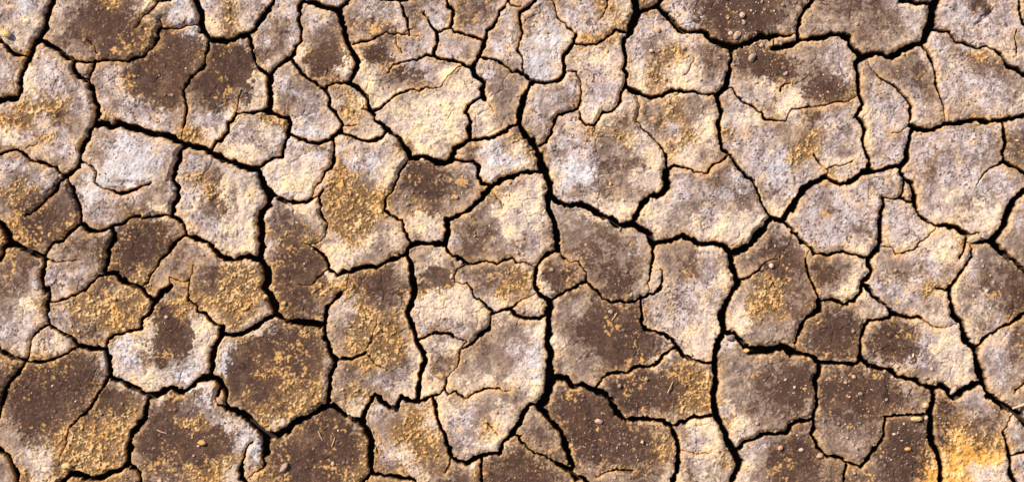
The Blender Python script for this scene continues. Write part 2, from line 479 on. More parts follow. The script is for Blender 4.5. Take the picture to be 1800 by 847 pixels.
PLATES = """642,32|grey lilac plate at the top edge with brown freckles and three short cracks entering it
837,0|dull brown plate cut by the top edge above a small speckled lilac plate
1534,38|tan and brown plate at the top edge between two wide upward cracks on the right
583,0|small grey sliver on the top edge above the upright pear-shaped plate
1623,0|tiny pale sliver on the top edge beside the wide crack on the right
1799,19|thin sliver in the top right corner
407,12|pale plate on the top edge with a bowl-shaped lower rim and golden stain
488,56|slender upright lilac plate with brown centre, narrowing to a point at its foot
1135,0|small golden wedge on the top edge in the fork of a wide crack
1298,23|dark brown pebbly plate at the top edge with a curved lower rim
23,30|cream and pale grey plate in the top left corner
199,32|dark brown plate on the top edge with pale upper left and golden right end
1738,38|pale speckled plate near the top right corner with a dark slit-like pit
957,70|bright cream drop-shaped plate with a rounded lower end near the top centre
1020,1|pale lilac plate at the top edge with a golden lower rim
568,97|tall plate with pale top and dark brown lower half, left of the large freckled plate
883,73|narrow speckled pale plate left of the bright cream drop-shaped one
1162,103|squarish pale golden plate with a brown dimple, right of the wide top centre crack
819,86|small pale lilac speckled plate shaped like a bean, below the dull brown top plate
1712,143|large pale freckled plate on the right edge with brown dusting along its upper rim
1383,70|small tan chip lodged in the wide crack under the dark pebbly plate
1428,131|wide plate with brown pebbly top and cream lower left tongue
370,176|dark brown plate with pale lower end and a bright cream bar at its right side
0,119|small pale plate cut by the left edge below the top left corner plate
1057,119|pale blue grey plate with golden top, tapering to a point at its foot
1602,130|wedge-shaped grey brown plate hanging below the wide crack junction at upper right
1557,197|tall narrow pale plate with clean surface and a curved crack along its right side
531,176|triangular lilac plate with brown middle and cream lower right corner
265,150|large dark brown plate with golden crumbs in the middle and pale left side
148,123|tiny triangular tan chip wedged at the crack junction in the upper left
956,178|small lilac plate with a pointed lower end, left of the blue grey tapering plate
762,204|bright cream yellow plate with a hairline crack across its top, above a forked junction
1209,225|brown and golden flecked plate below the squarish pale golden one
884,162|small plate with lilac top and creamy lower left lobe
86,196|large pale plate by the left edge with two shadowed pits ringed by golden crust
1063,285|big round lilac plate with brown smudges and golden rim, at the picture's middle top
448,240|oval cream plate beneath the bright cream bar
1799,265|brown flecked plate cut by the right edge above the middle
612,180|small crumbly golden brown plate with a short notch at its left end
515,313|near white bowl-shaped plate below the oval cream one
895,273|narrow whitish plate with golden patch stretched above a thick curved crack
387,357|large pale golden plate with two dark gouges in its middle
19,327|dark brown plate on the left edge with golden crust above and one crack entering
755,341|mushroom-shaped dark brown plate with golden stem
220,282|whitest plate, with a curved dark flake edge along its lower side
1389,260|large triangular lilac plate with golden streaks, pointing down to a crack junction
1241,366|wide pale plate with cream lower right edge, pointed like a leaf
636,358|large plate with cream top and thick golden crumbs on its brown lower left
1486,374|pale blue grey plate with golden lower right rim, between two crack junctions
1596,342|tiny pale sliver chip between the round white plate and the blue grey one
1799,420|plain pink brown plate cut by the right edge at mid height
891,407|plate with round brown spot on its left and cream speckled right side
502,397|plate with dark grey brown lower body and a golden band under its pale top
1070,442|round plain brown plate at the centre, dusty at its rim
1586,406|small upright lilac plate with a rusty right side
241,431|plain dark brown plate shaped like a shield under the whitest plate
0,424|tiny golden brown piece on the left edge
1674,312|large whitish plate with dark specks and cream lower end, near the right edge
386,501|brown plate covered with bright golden crumbs on its right half
1736,513|pink brown plate with dark smudge, touching the right edge below mid height
780,540|long pale golden plate with a dark brown upper band
1606,486|lilac plate with creamy golden upper right corner and a short crack in its side
1478,486|small brown pebbly plate with a cream right rim
978,484|small round dark brown plate with a tan rim in the middle of the picture
114,488|plate with brown top and pale lilac lower half near the left edge
32,528|plate on the left edge with dark brown top fading to cream and golden base
879,503|small brown plate with one bright golden lump on its right
1355,543|large plate with plain brown right side and golden powder at lower left
188,542|brown plate sprinkled with golden crumbs, left of the white-rimmed plate
291,608|cream and white rimmed plate with a peeled dark brown centre
1054,593|large brown plate with pale tan left side and a pointed right corner
937,538|small cream flake with rounded underside beside the central upright crack
1212,519|tall pale tan plate with a cream foot, left of a wide upright crack
1471,590|dark brown pebbly plate with a hook-like cream upper right arm
1799,622|pale pinkish plate on the right edge with a dark smudge, below mid height
1620,620|wide oval plate with brown left side and bright cream right end
85,602|small almond-shaped pale plate with golden base near the left edge
1340,686|large square grey brown plate with a dark spot at its right and golden lower left
484,655|big rounded dark brown plate with golden crumbs and thick golden lower rim
778,620|small brown plate tapering downwards, left of a large tan plate
0,647|small brown piece on the left edge above the biggest dark plate
657,524|tall plate mixing brown, grey and golden crust with a jagged lower edge
1509,716|dark pebbly brown plate with a paler rounded lower end and a wide right arm
1167,685|dark brown gritty plate with golden right end
390,703|tiny dark splinter standing in the crack beside the white corner of a plate
1707,766|plate with bright yellow sandy lower half in the lower right corner area
343,771|large dark brown plate with a white peeled top corner and grey split-off tip
876,641|large pale tan plate with bright cream right edge and a thin crack across it
945,763|small brown kite-shaped plate at the bottom centre
1795,770|small pale piece on the right edge beside the yellow sandy plate
76,735|biggest dark brown plate at lower left with its right half covered in golden grit
1238,835|cream golden plate at the bottom edge left of a wide crack
559,792|smooth dark plum brown plate on the bottom edge with sparse crumbs and an orange streak
1385,806|grey and dark brown plate on the bottom edge below the large square plate
727,781|pale plate on the bottom edge with a golden crumbly middle and jagged top
0,844|small pale brown corner piece at the bottom left
916,840|dark reddish brown plate cut by the bottom edge at the centre
1799,819|tiny grey piece near the bottom right corner
1595,798|dark gritty plate on the bottom edge with yellow sand at its right
1072,780|large dark brown plate at bottom centre with a pale pebble and golden right side
225,846|small golden brown piece on the bottom edge at lower left
660,846|small brown sliver on the bottom edge below the jagged-topped plate"""
# plan units: millimetres, x right, y down the picture plan; one lattice for the whole patch of ground
def lat(a, b, m, c):
    left = np.arange(a - m, a, c); right = np.arange(b + c, b + m + 1, c)
    return np.concatenate([left, np.arange(a, b + 1, 1.0), right])
GX = lat(-12, 1812, 400, 4.0); GY = lat(-12, 859, 400, 4.0)
NX, NY = len(GX), len(GY)
X, Y = np.meshgrid(GX, GY)
def hsh(ix, iy, s):
    h = (ix.astype(np.uint32) * np.uint32(374761393)) ^ (iy.astype(np.uint32) * np.uint32(668265263)) ^ np.uint32((s * 2246822519 + 974711) & 0xffffffff)
    h = (h ^ (h >> np.uint32(13))) * np.uint32(1274126177); h ^= h >> np.uint32(16)
    return (h & np.uint32(0xffffff)).astype(np.float32) / np.float32(0xffffff)
def vn(x, y, sc, s):
    x = x / sc + 1000.37; y = y / sc + 1000.71
    ix = np.floor(x); iy = np.floor(y); fx = (x - ix).astype(np.float32); fy = (y - iy).astype(np.float32)
    ix = ix.astype(np.int64); iy = iy.astype(np.int64)
    fx = fx * fx * (3 - 2 * fx); fy = fy * fy * (3 - 2 * fy)
    a = hsh(ix, iy, s); b = hsh(ix + 1, iy, s); c = hsh(ix, iy + 1, s); d = hsh(ix + 1, iy + 1, s)
    return ((a + (b - a) * fx) * (1 - fy) + (c + (d - c) * fx) * fy) * 2 - 1
def fbm(x, y, sc, s, n=3, g=0.5):
    v = 0; a = 1; t = 0
    for k in range(n):
        v = v + a * vn(x * (0.8 if k % 2 else 1) + y * (0.6 if k % 2 else 0), y * (0.8 if k % 2 else 1) - x * (0.6 if k % 2 else 0), sc / 2 ** k, s + 31 * k); t += a; a *= g
    return v / t
WX = X + 2.6 * fbm(X, Y, 26, 1, 2) + 1.8 * vn(X, Y, 8, 5) + 1.0 * vn(X, Y, 3.5, 6)
WY = Y + 2.6 * fbm(X, Y, 26, 11, 2) + 1.8 * vn(X, Y, 8, 15) + 1.0 * vn(X, Y, 3.5, 16)
E0 = np.full(X.shape, 99.0, np.float32)      # distance to the nearest crack lip
DEP = np.zeros(X.shape, np.float32)          # depth cut by the cracks
RIM = np.zeros(X.shape, np.float32)          # how far the lip sags towards the crack
LINE = np.zeros(X.shape, bool)
def sst(t):
    t = np.clip(t, 0, 1); return t * t * (3 - 2 * t)
def cut(w0, w1, pts):
    L = [0]
    for a, b in zip(pts, pts[1:]): L.append(L[-1] + ((a[0] - b[0]) ** 2 + (a[1] - b[1]) ** 2) ** .5)
    T = L[-1] or 1
    for k, (a, b) in enumerate(zip(pts, pts[1:])):
        R = 40
        i0, i1 = np.searchsorted(GX, (min(a[0], b[0]) - R, max(a[0], b[0]) + R))
        j0, j1 = np.searchsorted(GY, (min(a[1], b[1]) - R, max(a[1], b[1]) + R))
        if i1 <= i0 or j1 <= j0: continue
        S = (slice(j0, j1), slice(i0, i1))
        px = WX[S] - a[0]; py = WY[S] - a[1]; dx = b[0] - a[0]; dy = b[1] - a[1]; n = dx * dx + dy * dy or 1e-6
        t = np.clip((px * dx + py * dy) / n, 0, 1)
        d = np.hypot(px - t * dx, py - t * dy)
        w = w0 + (w1 - w0) * (L[k] + t * (L[k + 1] - L[k])) / T
        w = w * WV[S] * 0.96
        e = d - np.maximum(w, 1.3) / 2
        E0[S] = np.minimum(E0[S], e)
        D = np.clip(3 + 5 * w, 5, 56); hw = np.clip(w * .14, .9, 1.5)
        DEP[S] = np.maximum(DEP[S], D * (1 - sst((e + hw + .1) / (2 * hw))))
        RIM[S] = np.maximum(RIM[S], np.clip(w * 0.36, .3, 4) * np.exp(-np.maximum(e, 0) / (1.8 + w * 0.45)))
        LINE[S] |= d < LR[S]
WV = 1 + 0.28 * vn(X, Y, 17, 77) + 0.25 * vn(X, Y, 6, 78)
LR = np.where((X < -12) | (X > 1812) | (Y < -12) | (Y > 859), 4.5, 1.4)
# flood labels
def parse(s):
    for l in s.split('\n'):
        h, p = l.split(':'); w = [float(v) for v in h.split(',')]
        yield w[0], w[1], [tuple(float(v) for v in q.split(',')) for q in p.split()]
for w0, w1, p in parse(CRACKS): cut(w0, w1, p)
for w0, w1, p in parse(EDGE): cut(w0, w1, p)
ringp = list(parse(EDGE))[-1][2]
def inside(poly):
    c = np.zeros(X.shape, bool)
    for (x1, y1), (x2, y2) in zip(poly, poly[1:]):
        if y1 == y2: continue
        m = (Y > min(y1, y2)) & (Y <= max(y1, y2))
        xi = (Y - y1) * (x2 - x1) / (y2 - y1) + x1
        c ^= m & (X < xi)
    return c
INR = inside(ringp)
def flood(free):
    # connected components by run-merging (union-find over row runs)
    par = []
    def find(a):
        while par[a] != a: par[a] = par[par[a]]; a = par[a]
        return a
    lab = np.full(free.shape, -1, np.int32); prev = []
    for j in range(free.shape[0]):
        r = free[j].astype(np.int8); d = np.diff(np.concatenate([[0], r, [0]]))
        st = np.nonzero(d == 1)[0]; en = np.nonzero(d == -1)[0]; cur = []; k = 0
        for s, e in zip(st, en):
            me = None
            while k < len(prev) and prev[k][1] <= s: k += 1
            kk = k
            while kk < len(prev) and prev[kk][0] < e:
                r0 = find(prev[kk][2])
                if me is None: me = r0
                elif r0 != me: par[r0] = me
                kk += 1
            if me is None: me = len(par); par.append(me)
            lab[j, s:e] = me; cur.append((s, e, me))
        prev = cur
    root = np.array([find(a) for a in range(len(par))])
    return np.where(lab >= 0, root[np.maximum(lab, 0)], -1)
def grow(lab, n):
    for _ in range(n):
        if not (lab < 0).any(): break
        for ax, sh in ((0, 1), (0, -1), (1, 1), (1, -1)):
            r = np.roll(lab, sh, ax); lab = np.where((lab < 0) & (r >= 0), r, lab)
    return lab
# outer ground: a natural crack net carries on past the traced part
def cells(sp):
    cx = np.floor(WX / sp); cy = np.floor(WY / sp); f1 = np.full(X.shape, 1e9); f2 = f1.copy()
    for a in (-1, 0, 1):
        for b in (-1, 0, 1):
            ix = (cx + a + 500).astype(np.int64); iy = (cy + b + 500).astype(np.int64)
            sx = (cx + a + .5 + .8 * (hsh(ix, iy, 51) - .5)) * sp; sy = (cy + b + .5 + .8 * (hsh(ix, iy, 52) - .5)) * sp
            d = np.hypot(WX - sx, WY - sy); f2 = np.minimum(f2, np.maximum(d, f1)); f1 = np.minimum(f1, d)
    return (f2 - f1) / 2
eo = cells(118.0) - 4 * WV
OUT = ~INR
DEP = np.where(OUT, np.maximum(DEP, 52 * (1 - sst((eo + 1.5) / 4))), DEP)
RIM = np.where(OUT, np.maximum(RIM, 3 * np.exp(-np.maximum(eo, 0) / 7)), RIM)
E0 = np.where(OUT, np.minimum(E0, eo), E0)
# plates: tilt and height of each differ a little
lab = flood(~LINE & INR)
seeds = [l.split('|') for l in PLATES.split('\n')]
sid = []
newlab = np.full(X.shape, -1, np.int32)
cnt = np.bincount(lab[lab >= 0])
for n, (xy, _) in enumerate(seeds):
    x, y = [int(v) for v in xy.split(',')]
    i = np.searchsorted(GX, x); j = np.searchsorted(GY, y); L = lab[j, i]
    if L < 0:
        S = (slice(max(j - 8, 0), j + 9), slice(max(i - 8, 0), i + 9)); q = lab[S]; q = q[q >= 0]
        L = np.bincount(q).argmax() if len(q) else -1
    if L < 0: print('seed lost', n, xy); continue
    if (newlab[lab == L] >= 0).any(): print('seed shared', n, newlab[lab == L][0]); continue
    newlab[lab == L] = n
OUTER = len(seeds)
newlab[OUT] = OUTER
for L in np.nonzero(cnt > 60)[0]:
    m = (lab == L)
    if (newlab[m] < 0).all(): newlab[m] = OUTER
lab = grow(newlab, 60); lab[lab < 0] = OUTER
# soil kinds
CY = np.array([14 + 28 * k for k in range(10)] + [284 + 28.2 * k for k in range(10)] + [579 + 28.2 * k for k in range(10)], float)
G = [r.replace(' ', '') for r in SOIL.split('\n')]
KINDS = 'kbtpwcgy'
jx = 8 * fbm(X, Y, 55, 201, 2) + 8 * vn(X, Y, 17, 205) + 7 * vn(X, Y, 7, 203) + 5 * vn(X, Y, 3.2, 204)
jy = 8 * fbm(X, Y, 55, 211, 2) + 8 * vn(X, Y, 17, 215) + 7 * vn(X, Y, 7, 213) + 5 * vn(X, Y, 3.2, 214)
u = np.clip((X + jx) / 30 - .5, 0, 58.999); yy = np.clip(Y + jy, 14, CY[-1])
v = np.interp(yy, CY, np.arange(30)); v = np.clip(v, 0, 28.999)
iu = u.astype(int); iv = v.astype(int); fu = (u - iu)[..., None]; fv = (v - iv)[..., None]
HOT = np.array([[[1.0 if c == k else 0.0 for k in KINDS] for c in r] for r in G])
Wt = (HOT[iv, iu] * (1 - fu) + HOT[iv, iu + 1] * fu) * (1 - fv) + (HOT[iv + 1, iu] * (1 - fu) + HOT[iv + 1, iu + 1] * fu) * fv
GR = [1.5 * vn(X, Y, 3.0, 601 + 7 * k) + 1.1 * vn(X, Y, 1.7, 602 + 7 * k) + .7 * vn(X, Y, 7, 603 + 7 * k) for k in range(8)]   # grainy borders between kinds
Wt = (Wt + .012) ** 2.2 * np.exp(np.stack(GR, -1)); Wt /= Wt.sum(-1, keepdims=True); Wt = Wt.astype(np.float32)
# single patches of peeled skin, salt bloom and dust, each at its own place: kind, x, y, half width, half height, turn
SPOTS = [('k', 285, 120, 52, 68, 25), ('k', 395, 140, 48, 48, 20), ('c', 452, 160, 10, 28, 0), ('b', 488, 65, 18, 24, 0), ('k', 577, 112, 30, 22, -10), ('k', 190, 58, 62, 34, -5),
    ('k', 668, 97, 22, 18, 0), ('k', 715, 130, 28, 11, 15), ('b', 640, 48, 34, 20, 0), ('t', 1070, 262, 26, 28, 0), ('t', 1055, 312, 15, 12, 0), ('k', 1298, 30, 78, 46, 0),
    ('k', 1350, 112, 58, 32, 10), ('k', 1460, 152, 44, 28, 0), ('b', 1607, 122, 20, 36, -10), ('b', 1540, 45, 40, 26, -15), ('b', 1735, 115, 32, 14, 0), ('k', 1730, 8, 20, 10, 0),
    ('k', 748, 312, 52, 34, 15), ('b', 800, 330, 30, 26, 0), ('c', 750, 398, 38, 22, 0), ('k', 90, 378, 52, 46, -20), ('g', 40, 338, 26, 14, -20), ('k', 250, 425, 46, 38, -30),
    ('b', 145, 432, 38, 20, -10), ('b', 18, 485, 30, 32, 0), ('k', 525, 468, 40, 50, 10), ('g', 622, 375, 42, 60, 10), ('b', 330, 490, 34, 28, -20), ('k', 300, 598, 32, 38, 15),
    ('w', 214, 606, 14, 30, 10), ('k', 478, 640, 78, 52, -20), ('w', 397, 636, 10, 24, 20), ('k', 88, 690, 74, 62, -20), ('k', 325, 765, 72, 52, 0), ('w', 362, 694, 20, 20, 0),
    ('p', 380, 735, 42, 10, 35), ('w', 452, 775, 12, 34, 10), ('k', 560, 795, 68, 52, -20), ('g', 205, 765, 42, 50, 20), ('k', 200, 705, 24, 22, 0), ('k', 658, 495, 48, 32, -20),
    ('k', 772, 488, 46, 18, -15), ('b', 832, 420, 32, 22, 0), ('b', 858, 488, 48, 16, 0), ('g', 893, 508, 16, 10, 0), ('b', 1068, 455, 54, 50, 20), ('k', 1092, 492, 34, 28, 0),
    ('k', 978, 485, 24, 26, 0), ('k', 1092, 585, 66, 48, 25), ('k', 1385, 462, 48, 42, 20), ('b', 1408, 520, 26, 46, -10), ('g', 1346, 515, 24, 30, 0), ('k', 1456, 474, 28, 20, 0),
    ('k', 1472, 592, 48, 34, 0), ('k', 1572, 602, 36, 28, 20), ('b', 1755, 500, 34, 30, 20), ('k', 1786, 510, 18, 22, 0), ('b', 1786, 605, 22, 30, 0), ('b', 1375, 665, 64, 52, 0), ('k', 1400, 682, 30, 34, 0),
    ('k', 1515, 690, 66, 36, 0), ('k', 1590, 790, 38, 54, 0), ('k', 1140, 690, 56, 34, -10), ('g', 1222, 692, 20, 40, 0), ('k', 1060, 755, 84, 52, 30), ('k', 900, 830, 58, 22, 0),
    ('b', 947, 768, 24, 22, 20), ('k', 1395, 815, 34, 40, 0), ('b', 1206, 470, 14, 26, 0), ('w', 232, 276, 56, 28, 5), ('w', 160, 330, 24, 30, 0), ('c', 522, 312, 46, 34, -20), ('c', 765, 205, 66, 40, 20),
    ('w', 955, 85, 26, 36, 0), ('w', 885, 282, 34, 14, -10), ('c', 1390, 178, 42, 20, 20), ('c', 1285, 400, 46, 26, -35),
    ('c', 1668, 620, 34, 34, 30), ('c', 1655, 430, 34, 26, -20), ('w', 940, 625, 14, 36, 0), ('c', 905, 380, 34, 42, 0), ('c', 800, 530, 44, 26, 0), ('c', 420, 330, 34, 60, 10), ('c', 1215, 600, 30, 28, 0),
    ('g', 480, 735, 60, 12, -5), ('g', 470, 640, 34, 10, 10), ('g', 505, 680, 24, 14, 0), ('g', 345, 740, 40, 12, 10), ('b', 340, 700, 22, 14, 0), ('g', 375, 820, 38, 16, -10)]
for kind, sx, sy, sa, sb, st in SPOTS:
    if kind == 'k' and (sy > 560 or sx < 600): sa, sb = sa * 1.27, sb * 1.27
    i0, i1 = np.searchsorted(GX, (sx - sa * 2 - 40, sx + sa * 2 + 40)); j0, j1 = np.searchsorted(GY, (sy - sa * 2 - sb * 2 - 20, sy + sa * 2 + sb * 2 + 20)); S = (slice(j0, j1), slice(i0, i1))
    c, s = math.cos(math.radians(st)), math.sin(math.radians(st)); dx, dy = X[S] + 1.25 * jx[S] - sx, Y[S] + 1.25 * jy[S] - sy
    q = np.sqrt(((dx * c + dy * s) / sa) ** 2 + ((-dx * s + dy * c) / sb) ** 2); soft = .75 if kind in 'g' else .5 if kind == 'b' else .34
    gk = GR[KINDS.index(kind)][S]; m = (sst(((1.12 - q) / soft - .5) * 1.6 + .5 + .42 * gk) * .93)[..., None]
    own = lab[min(np.searchsorted(GY, sy), NY - 1), np.searchsorted(GX, sx)]; m = m * (lab[S] == own)[..., None]
    hot = np.array([1.0 if kind == k else 0.0 for k in KINDS], np.float32)
    Wt[S] = Wt[S] * (1 - m) + hot * m
ALB = np.array([[.092, .050, .037], [.150, .090, .066], [.31, .222, .182], [.56, .465, .46], [.74, .71, .76], [.85, .69, .56], [.48, .29, .13], [.88, .46, .11]], np.float32)
COL = Wt @ ALB
k_, b_, t_, p_, w_, c_, g_, y_ = [Wt[..., i] for i in range(8)]
n1 = fbm(X, Y, 70, 301, 2); n2 = fbm(X, Y, 16, 302, 3); n3 = vn(X, Y, 4.2, 303); n4 = vn(X, Y, 2.1, 304)
COL *= (1 + .10 * n1 + .16 * n2 + .13 * n3 + .15 * n4 + .10 * vn(X, Y, 1.4, 309))[..., None]
def mixc(m, c, cap=1.0):
    global COL
    m = np.clip(m, 0, cap)[..., None]; COL = COL * (1 - m) + np.array(c, np.float32) * m
# golden dust gathered in lumps, salt bloom, dark mineral freckles, dusty lips of the plates
n5 = vn(X, Y, 2.9, 305); n6 = fbm(X, Y, 6.5, 306, 2); HUE = (fbm(X, Y, 38, 307, 2) + .4 * n3)[..., None]
gold = sst((n6 * .65 + n5 * .5 + n4 * .3 + n2 * .25 + .04) / .6)
under = np.array([.20, .115, .060], np.float32) * (1 + .25 * n2)[..., None]
gm = (g_ * (1 - gold) * .85)[..., None]; COL = COL * (1 - gm) + under * gm
GT = np.array([.90, .48, .13], np.float32) * (.5 - .9 * HUE).clip(0, 1) + np.array([.95, .70, .38], np.float32) * (.5 + .9 * HUE).clip(0, 1)
gm = (g_ * gold * .85)[..., None]; COL = COL * (1 - gm) + GT * gm
ym = (y_ * sst((n2 + .6 * n6 - .05) / .3) * .55)[..., None]; COL = COL * (1 - ym) + np.array([.96, .78, .46], np.float32) * ym
mixc(y_ * sst((n6 + .5 * n5 - .5) / .2) * .6, (.55, .30, .10))
PALE = p_ + w_ + .8 * c_ + .7 * t_
mott = fbm(X, Y, 11, 331, 3, .65); mot2 = fbm(X, Y, 27, 335, 3, .6)
mixc(c_ * sst((n2 + .5 * n3 - .05) / .3) * .7, (.98, .76, .44))
mixc(c_ * sst((-n2 + .5 * n3 - .22) / .3) * .7, (.52, .41, .38))
mixc((p_ + .5 * w_) * sst((mott - .05) / .3) * .6, (.80, .73, .74))
mixc(p_ * sst((-mott + .4 * mot2 - .12) / .22) * .62, (.30, .215, .185))
mixc(w_ * sst((-mott + .4 * mot2 - .02) / .3) * .6, (.46, .395, .41))
mixc(w_ * sst((mot2 + .4 * n5 - .15) / .2) * .45, (.86, .70, .56))
mixc(k_ * sst((mot2 + .5 * n6 - .15) / .4) * .3, (.165, .085, .055))
mixc((p_ + .4 * w_) * sst((mot2 - .22) / .2) * .55, (.28, .20, .165))
mixc((p_ + .6 * t_) * sst((fbm(X, Y, 22, 343, 3) + .3 * n5 - .26) / .2) * .6, (.88, .62, .36))
mixc(t_ * sst((mott - .1) / .3) * .55, (.62, .49, .40))
mixc(t_ * sst((-mott - .12) / .25) * .5, (.22, .15, .115))
mixc(b_ * sst((fbm(X, Y, 10, 337, 3) - .12) / .3) * .5, (.40, .28, .20))
mixc(b_ * sst((-n6 - .1) / .3) * .4, (.09, .055, .04))
mixc(b_ * sst((mott + .5 * n5 - .12) / .16) * .45, (.46, .35, .29))
mixc((p_ + t_ + .5 * c_) * sst((fbm(X, Y, 52, 371, 2) * .8 + n6 * .5 + n5 * .45 - .34) / .14) * .6, (.20, .135, .11))
mixc(k_ * sst((n5 * .6 + n4 * .6 - .5) / .25) * .4, (.38, .24, .16))
mixc(k_ * sst((n2 + .3 * n6 - .2) / .4) * .3, (.22, .145, .11))
mixc((k_ + b_) * sst((fbm(X, Y, 34, 344, 2) + .6 * n6 + .5 * n5 - .55) / .45) * .75, (.86, .50, .18))
fr = sst((vn(X, Y, 4.2, 340) * .65 + vn(X, Y, 2.2, 341) * .5 + .4 * fbm(X, Y, 30, 342, 2) - .42) / .14)
mixc((p_ + w_ * .6 + .5 * c_ + .4 * t_) * fr * .9, (.13, .085, .075))
# dusty cream bands along the lips of pale plates, thin ochre crust on the lips of dark ones
edge = np.maximum(E0 - 1, 0)
band = np.exp(-(edge / 13.0) ** 1.5) * sst((fbm(X, Y, 48, 351, 2) + .5 * n2 + .4 * n3 + .4 * n5 + .06) / .4)
mixc(band * np.clip(PALE, 0, 1) * (.62 - .2 * p_ - .3 * w_), (.92, .66, .42))
lip = np.exp(-edge / 4.4) * sst((n2 + .6 * n3 + .45) / .5)
mixc(lip * (.62 - .35 * k_), (.80, .49, .21))
scat = sst((n5 * .5 + n4 * .4 + n6 * .5 - .10) / .5) * np.exp(-edge / 15.0) * sst((fbm(X, Y, 75, 353, 2) + .25) / .4)
mixc(scat * (k_ + b_) * .7, (.86, .52, .19))
# relief
PLAIN = k_ + .6 * b_
Z = 5.5 * fbm(X, Y, 130, 401, 2) + 2.6 * fbm(X, Y, 42, 402, 2) + (1.25 - .5 * PLAIN) * vn(X, Y, 13, 404) + (.55 - .15 * PLAIN) * vn(X, Y, 6, 405) + (.38 - .12 * PLAIN) * vn(X, Y, 3, 406) + .2 * vn(X, Y, 1.7, 407)
Z += (g_ + y_) * gold * 1.3 + c_ * .8 * sst(n2 * 2) - .9 * fr * (p_ + w_ + .5 * c_) - PLAIN * .8
Z += 1.2 * np.exp(-((E0 - 7) / 6) ** 2)
Z += (PALE * .8) * mott + PALE * .35 * n5 + g_ * (1.2 * n6 + .5 * n5) + y_ * (3.5 * n2 + 1.6 * n6)
craze = cells(34.0) - 0.2; cm = sst((fbm(X, Y, 60, 361, 2) - .18) / .2); Z -= 1.6 * cm * np.exp(-(np.maximum(craze, 0) / .8) ** 2)
# dents and bumps worth placing by hand: x, y, half width, half height, turn, depth
for x, y, a, b, r, d in [(416, 348, 8, 24, -8, 8), (384, 352, 10, 12, 20, 4), (103, 208, 14, 10, 20, 6), (33, 220, 10, 8, 30, 5), (1730, 33, 24, 5, -40, 8),
        (193, 383, 15, 4, 38, 4), (225, 322, 24, 5, 8, 5), (1154, 210, 9, 12, 10, -6), (1160, 219, 8, 6, 0, 4), (12, 61, 8, 6, 0, -6), (1175, 110, 22, 14, 30, 4),
        (842, 420, 30, 22, 0, 3), (670, 97, 20, 16, 0, 3), (286, 240, 30, 20, 0, -3), (1045, 740, 10, 60, -10, 4), (1730, 800, 14, 8, 30, 5), (1565, 692, 8, 22, 5, 4)]:
    c, s = math.cos(math.radians(r)), math.sin(math.radians(r)); dx, dy = WX - x, WY - y
    q = np.exp(-(((dx * c + dy * s) / a) ** 2 + ((-dx * s + dy * c) / b) ** 2) ** 1.5)
    Z -= d * q
# grains bedded in the surface
rs = np.random.RandomState(9); N = 26000
gx = rs.uniform(-10, 1810, N); gy = rs.uniform(-10, 857, N); gr = 1.0 + 2.1 * rs.rand(N) ** 3; gc = rs.rand(N); acc = rs.rand(N)
ci = np.searchsorted(GX, gx); cj = np.searchsorted(GY, gy)
cluster = np.clip(.45 + 1.1 * fbm(gx, gy, 60, 501, 2) + .6 * vn(gx, gy, 14, 502), 0.05, 1.3)
den = (Wt[cj, ci] @ np.array([.34, .5, .25, .10, .05, .22, .95, .6])) * cluster
okg = (acc < den) & (E0[cj, ci] > 1.5)
for x, y, r, q, i, j in zip(gx[okg], gy[okg], gr[okg], gc[okg], ci[okg], cj[okg]):
    S = (slice(max(j - 5, 0), j + 5), slice(max(i - 5, 0), i + 5))
    dd = ((X[S] - x) ** 2 + (Y[S] - y) ** 2) / (r * r); m = np.sqrt(np.clip(1 - dd, 0, 1))
    Z[S] += m * r * .8
    w8 = Wt[j, i]; tone = w8[0] * np.array([.34, .22, .16]) + w8[1] * np.array([.42, .30, .22]) + (w8[2] + w8[3] + w8[4]) * np.array([.55, .44, .36]) + (w8[5]) * np.array([.78, .58, .36]) + (w8[6] + w8[7]) * np.array([.85, .54, .20])
    mm = np.clip(m * 1.6, 0, 1)[..., None] * (.45 + .4 * q); COL[S] = COL[S] * (1 - mm) + tone.astype(np.float32) * (.7 + .6 * q) * mm
rp = np.random.RandomState(21)
TX = rp.uniform(-.035, .035, OUTER + 1); TY = rp.uniform(-.035, .035, OUTER + 1); TZ = rp.uniform(-2, 2, OUTER + 1)
mx = np.zeros(OUTER + 1); my = np.zeros(OUTER + 1); nn = np.bincount(lab.ravel(), minlength=OUTER + 1)
mx = np.bincount(lab.ravel(), X.ravel(), OUTER + 1) / np.maximum(nn, 1); my = np.bincount(lab.ravel(), Y.ravel(), OUTER + 1) / np.maximum(nn, 1)
TX[OUTER] = TY[OUTER] = 0; TZ[OUTER] = 0
tilt = np.clip(TX[lab] * (X - mx[lab]) + TY[lab] * (Y - my[lab]), -4, 4) + TZ[lab]
Z += np.where(lab == OUTER, 0, tilt) * sst(E0 / 8)
Z = Z - RIM - DEP
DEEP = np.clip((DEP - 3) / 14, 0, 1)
mixc(DEEP * .9, (.040, .027, .020))      # crack shade painted into the soil colour, darker with depth
